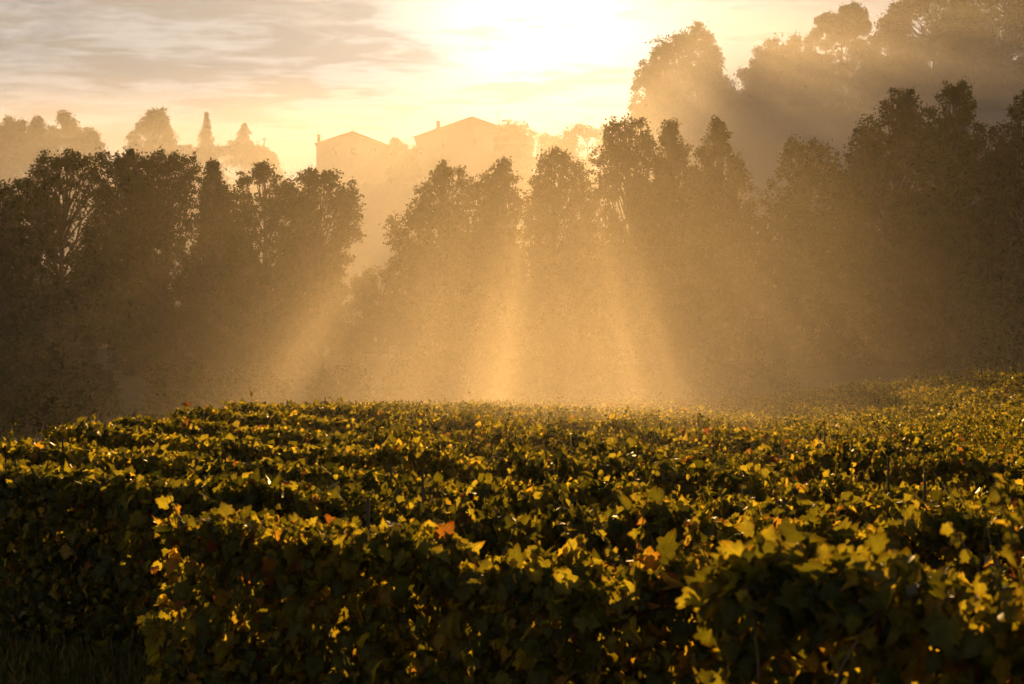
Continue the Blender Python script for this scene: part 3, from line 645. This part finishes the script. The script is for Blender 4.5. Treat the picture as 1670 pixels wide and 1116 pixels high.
# ------------------------------------------------------------------ houses on the far hill
def boxV(x0, x1, y0, y1, z0, z1):
    v = np.array([(x, y, z) for z in (z0, z1) for y in (y0, y1) for x in (x0, x1)], float)
    f = np.array([(0, 2, 3, 1), (4, 5, 7, 6), (0, 1, 5, 4), (2, 6, 7, 3), (0, 4, 6, 2), (1, 3, 7, 5)])
    return v, f
def boxes(bs):
    V_, F_, o = [], [], 0
    for b in bs: v, f = boxV(*b); V_.append(v); F_.append(f + o); o += 8
    return np.concatenate(V_), [np.concatenate(F_)]
def house(label, D, xl, xr, eL, eR, ax_, ay, depth, base_py, chim, finial=False, seed=1):
    D *= FAR; depth *= FAR
    pL, pR, pA = pix(xl, eL, D), pix(xr, eR, D), pix(ax_, ay, D); zb = float(H(pA[0], D)) - 1.0
    x0, x1, zl, zr, xa, za = pL[0], pR[0], pL[2], pR[2], pA[0], pA[2]
    t = thing("house", label, "house", (xa, D, zb + 1.0), "houses on the far hill")
    y0, y1 = D, D + depth; o = .25
    pent = [(x0 + .35, zb), (x1 - .35, zb), (x1 - .35, zr - .12), (xa, za - .3), (x0 + .35, zl - .12)]
    v = np.array([(x, y0 + .3, z) for x, z in pent] + [(x, y1 - .3, z) for x, z in pent])
    quads = np.array([(i, (i + 1) % 5, (i + 1) % 5 + 5, i + 5) for i in range(5)])
    obj("wall", mesh_from("house_wall", v, [quads, np.array([(0, 4, 3, 2, 1), (5, 6, 7, 8, 9)])], M_STONE), t)
    th = .22
    rv, rf = [], []
    sec = [(x0 - .1, zl), (xa, za), (x1 + .1, zr), (x1 + .1, zr - th), (xa, za - th), (x0 - .1, zl - th)]
    v = np.array([(x, y0 - .2, z) for x, z in sec] + [(x, y1 + .2, z) for x, z in sec])
    q = np.array([(i, (i + 1) % 6, (i + 1) % 6 + 6, i + 6) for i in range(6)] + [(0, 5, 4, 1), (1, 4, 3, 2), (6, 7, 10, 11), (7, 8, 9, 10)])
    roof = obj("roof", mesh_from("house_roof", v, [q], M_TILE), t)
    for (cpx, ctop, cw) in chim:
        c = pix(cpx, ctop, D); wv = cw * D / FPX / 2; zc = c[2]; f = (c[0] - x0) / (xa - x0); zr0 = zl + (za - zl) * f - .4
        V_, F_ = boxes([(c[0] - wv, c[0] + wv, D + 1.6, D + 1.6 + 2 * wv, zr0, zc - .3), (c[0] - wv - .08, c[0] + wv + .08, D + 1.52, D + 1.68 + 2 * wv, zc - .3, zc - .12), (c[0] - wv * .6, c[0] + wv * .6, D + 1.75, D + 1.5 + 2 * wv, zc - .12, zc)])
        ch = obj("chimney", mesh_from("chimney", V_, F_, M_STONE), roof, (0, 0, 0))
    if finial:
        V_, F_ = tubes([(np.array([[xa, D, za - .1], [xa, D, za + .35], [xa, D, za + .6]]), np.array([.12, .08, .02]))], 8); obj("finial", mesh_from("finial", V_, F_, M_TILE), roof, (0, 0, 0))
    n = 2 if x1 - x0 < 15 else 3
    for j in range(n):
        wx = x0 + (x1 - x0) * (j + 1) / (n + 1); wz = zl - 2.4
        V_, F_ = boxes([(wx - .6, wx - .52, y0 + .2, y0 + .33, wz, wz + 1.4), (wx + .52, wx + .6, y0 + .2, y0 + .33, wz, wz + 1.4), (wx - .52, wx + .52, y0 + .2, y0 + .33, wz + 1.32, wz + 1.4), (wx - .7, wx + .7, y0 + .12, y0 + .33, wz - .1, wz)])
        wi = obj("window", mesh_from("window_frame", V_, F_, M_SHUTTER), t)
        V_, F_ = boxes([(wx - .52, wx + .52, y0 + .25, y0 + .32, wz, wz + 1.32)]); obj("pane", mesh_from("pane", V_, F_, M_GLASS), wi, (0, 0, 0))
    return t, roof, (x0, x1, xa, za, zl)
h1, r1, g1 = house("smaller pale gabled house with a finial and thin chimney on the far hill", 230, 513, 640, 234, 239, 575, 214, 11, 275, ((518, 217, 5),), True, 1)
h2, r2, g2 = house("larger pale gabled house with one chimney on the far hill", 232, 675, 872, 223, 226, 770, 190, 13, 275, ((714, 195, 6),), False, 2)
def aerial(label, px, top, bot, D, bars):
    D *= FAR
    p, q = pix(px, top, D), pix(px, bot, D); paths = [(np.array([[p[0], D + 1.7, q[2]], [p[0], D + 1.7, (p[2] + q[2]) / 2], [p[0], D + 1.7, p[2]]]), np.full(3, .05))]
    for b, wv in bars: z = p[2] - b; paths.append((np.array([[p[0] - wv, D + 1.7, z], [p[0], D + 1.7, z], [p[0] + wv, D + 1.7, z]]), np.full(3, .025)))
    V_, F_ = tubes(paths, 5); me = mesh_from("aerial", V_ - np.array([p[0], D + 1.7, q[2]]), F_, M_METAL); o = bpy.data.objects.new("rooftop_aerial", me); COL.objects.link(o); o.location = (p[0], D + 1.7, q[2])
    o["label"] = label; o["category"] = "aerial"; o["group"] = "rooftop aerials"
aerial("thin rooftop aerial above the chimney of the smaller house", 517, 204, 218, 230, ((.05, .35), (.35, .45)))
aerial("short rooftop aerial beside the chimney of the smaller house", 524, 221, 232, 230, ((.1, .3),))
aerial("thin tall rooftop aerial on the right slope of the larger house", 811, 178, 203, 232, ((.1, .35), (.4, .3)))

def pole():
    D = 229.0 * FAR; p = pix(431, 225, D); gz = float(H(p[0], D))
    t = thing("utility_pole", "thin utility pole in the mist between the broad conifer and the smaller house", "pole", (p[0], D, gz))
    V_, F_ = tubes([(np.array([[p[0], D, gz - .3], [p[0], D, (gz + p[2]) / 2], [p[0], D, p[2]]]), np.array([.16, .14, .11]))], 8); obj("post", mesh_from("pole_post", V_, F_, M_POST, smooth=True), t)
    V_, F_ = boxes([(p[0] - .6, p[0] + .6, D - .18, D - .11, p[2] - .45, p[2] - .33)]); obj("crossarm", mesh_from("crossarm", V_, F_, M_POST), t)
    def wire(a, b, label):
        tt = np.linspace(0, 1, 16)[:, None]; pts = a + (b - a) * tt; pts[:, 2] -= 4 * .5 * (tt * (1 - tt))[:, 0]
        V_, F_ = tubes([(pts, np.full(16, .03))], 4); me = mesh_from("wire", V_ - a, F_, M_METAL); o = bpy.data.objects.new("overhead_wire", me); COL.objects.link(o); o.location = tuple(a)
        o["label"] = label; o["category"] = "wire"; o["group"] = "overhead wires"
    a = np.array([p[0], D - .2, p[2] - .32])
    wire(a, pix(514, 229, 230.5 * FAR), "overhead wire from the utility pole to the smaller house")
    wire(pix(639, 236, 231 * FAR), pix(676, 222, 232.2 * FAR), "overhead wire between the smaller and the larger house")
pole()

# ------------------------------------------------------------------ rough grass beyond and beside the vines
def grass():
    rng = np.random.default_rng(9); n = 90000
    x = rng.uniform(-45, 45, n); y = rng.uniform(6, 92, n); nb = rng.random(n) < .25; y = np.where(nb, rng.uniform(6.5, 11.5, n), y); x = np.where(nb, rng.uniform(-5.2, -1.7, n), x)
    xe = -5.9 + .155 * (y - 16.2)
    keep = (np.abs(x) < y * .40 + 2) & ((y > 55.5) | ((x < xe - .2) & (y > 12)) | ((x < -1.9) & (y < 12.5)) | ((x > 8) & (y > 30))); x, y = x[keep], y[keep]; n = len(x)
    P = np.stack([x, y, H(x, y) - .02], -1); tip = np.stack([rng.normal(0, .35, n), rng.normal(0, .35, n), np.ones(n)], -1)
    V_, F_ = leaf_cards(P, tip, rng.normal(0, 1, (n, 3)), np.where(y < 12.5, rng.uniform(.10, .34, n), rng.uniform(.15, .5, n)), KITE * np.array([.10, 1, 1]), [KITE_F])
    o = obj("grass", mesh_from("grass", V_, F_, M_GRASS, np.repeat(rng.random(n), 2))); o["kind"] = "stuff"; o["label"] = "rough grass beyond and beside the vine rows"
grass()

# ------------------------------------------------------------------ air: thin haze over everything, denser mist lying in the valley
V_, F_ = boxes([(-310, 310, -35, 605, -5, 104)])
hz = obj("haze", mesh_from("haze", V_, F_, volume_mat("haze_air", HAZE_DENSITY, .5, AIR))); hz["kind"] = "stuff"
def soft_mist(name, box, step_rate, density, color, g):
    """closed body of mist whose density (1/m) is given by nodes built from the position"""
    m, t = new_mat(name + "_air")
    tcn = N("ShaderNodeTexCoord", t); sp = N("ShaderNodeSeparateXYZ", t); t.links.new(tcn.outputs["Object"], sp.inputs[0])
    d = density(t, tcn.outputs["Object"], *sp.outputs)
    v = N("ShaderNodeVolumePrincipled", t); v.inputs["Anisotropy"].default_value = g; v.inputs["Color"].default_value = (*color, 1); v.inputs["Density Attribute"].default_value = ""
    t.links.new(d, v.inputs["Density"])
    o = N("ShaderNodeOutputMaterial", t); t.links.new(v.outputs[0], o.inputs["Volume"]); m.cycles.volume_step_rate = step_rate
    V_, F_ = boxes([box]); ob = obj("mist", mesh_from(name, V_, F_, m)); ob["kind"] = "stuff"
def mr(t, v, a, b, lo=0.0, hi=1.0):
    n = N("ShaderNodeMapRange", t, interpolation_type='SMOOTHSTEP'); t.links.new(v, n.inputs[0])
    for i, q in enumerate((a, b, lo, hi)): n.inputs[1 + i].default_value = q
    return n.outputs[0]
def gauss(t, v, c, wd):
    return mathn('EXPONENT', mathn('MULTIPLY', mathn('POWER', mathn('DIVIDE', mathn('SUBTRACT', v, c, t), wd, t), 2.0, t), -1.0, t), None, t)
def M(t, *v):
    r = v[0]
    for q in v[1:]: r = mathn('MULTIPLY', r, q, t)
    return r
def wisps(t, P, scale, lo, hi):
    n = N("ShaderNodeTexNoise", t); n.inputs["Scale"].default_value = scale; n.inputs["Detail"].default_value = 1.5; t.links.new(P, n.inputs[0])
    return mr(t, n.outputs[0], .3, .7, lo, hi)
def valley_density(t, P, x, y, z):           # valley behind the tree line, up the hill; thins out with height
    az_ = mathn('DIVIDE', x, y, t)
    k = mr(t, az_, .04, .15); hill = M(t, mr2(t, y, 88, 325), mathn('ADD', 46.0, mathn('MULTIPLY', k, 5.0, t), t))
    hill = mathn('ADD', hill, M(t, k, mr(t, y, 150, 265), 7.0), t)
    zr = mathn('MAXIMUM', mathn('SUBTRACT', z, mathn('ADD', hill, mathn('ADD', MIST_LEVEL, M(t, k, mr(t, y, 115, 150), mr(t, y, 260, 200), 9.0), t), t), t), 0.0, t)
    fall = mathn('EXPONENT', mathn('DIVIDE', zr, mathn('MULTIPLY', mr(t, y, 95, 180, 5.0, 8.0), 1.0, t), t), None, t)
    fall = mathn('MAXIMUM', mathn('SUBTRACT', mathn('DIVIDE', 1.0, fall, t), .05, t), 0.0, t)
    dense = mathn('ADD', 1.0, M(t, k, 1.1, mr(t, y, 110, 150)), t)
    along = mathn('ADD', mr(t, y, 58, 84, 0.0, MIST_FRONT), mr(t, y, 106, 132, 0.0, MIST_BACK - MIST_FRONT), t)
    mid = mathn('ADD', .58, M(t, gauss(t, az_, .09, .24), 1.0), t)      # thickest in the middle of the valley mouth
    mid = mathn('MAXIMUM', mid, mr(t, y, 100, 125), t)
    return M(t, fall, dense, along, mid, mathn('ADD', M(t, mr(t, az_, -.02, .05, 1.0, 0.0), mr(t, y, 170, 270, 0.0, .9)), mathn('ADD', mathn('SUBTRACT', 1.0, k, t), M(t, k, mr(t, y, 190, 250, 1.0, .22)), t), t), wisps(t, P, .045, .55, 1.4))
def mr2(t, v, a, b):
    n = N("ShaderNodeMapRange", t); t.links.new(v, n.inputs[0]); n.inputs[1].default_value = a; n.inputs[2].default_value = b; return n.outputs[0]
def ground_density(t, P, x, y, z):           # shallow sunlit ground mist between the vines and the trees
    az_ = mathn('DIVIDE', x, y, t)
    fall = mathn('EXPONENT', mathn('MULTIPLY', mathn('MAXIMUM', mathn('ADD', z, .5, t), 0.0, t), -1 / 3.0, t), None, t)
    return M(t, fall, gauss(t, az_, .04, .20), mr(t, y, 8, 40), mr(t, y, 92, 58, .22, 1.0), mr(t, y, 110, 94), GROUND_MIST, wisps(t, P, .10, .6, 1.35))
MIST_LEVEL, MIST_FRONT, MIST_BACK, GROUND_MIST = 4.0, .0050, .0125, .021
soft_mist("front_mist", (-75, 75, 57, 106, -4, 32), .38, valley_density, (.82, .74, .62), .62)
soft_mist("valley_mist", (-240, 240, 106, 410, -4, 104), .25, valley_density, (.73, .72, .72), .48)
soft_mist("ground_mist", (-45, 45, 7, 111, -3.6, 13), .42, ground_density, (.82, .74, .60), HAZE_G)
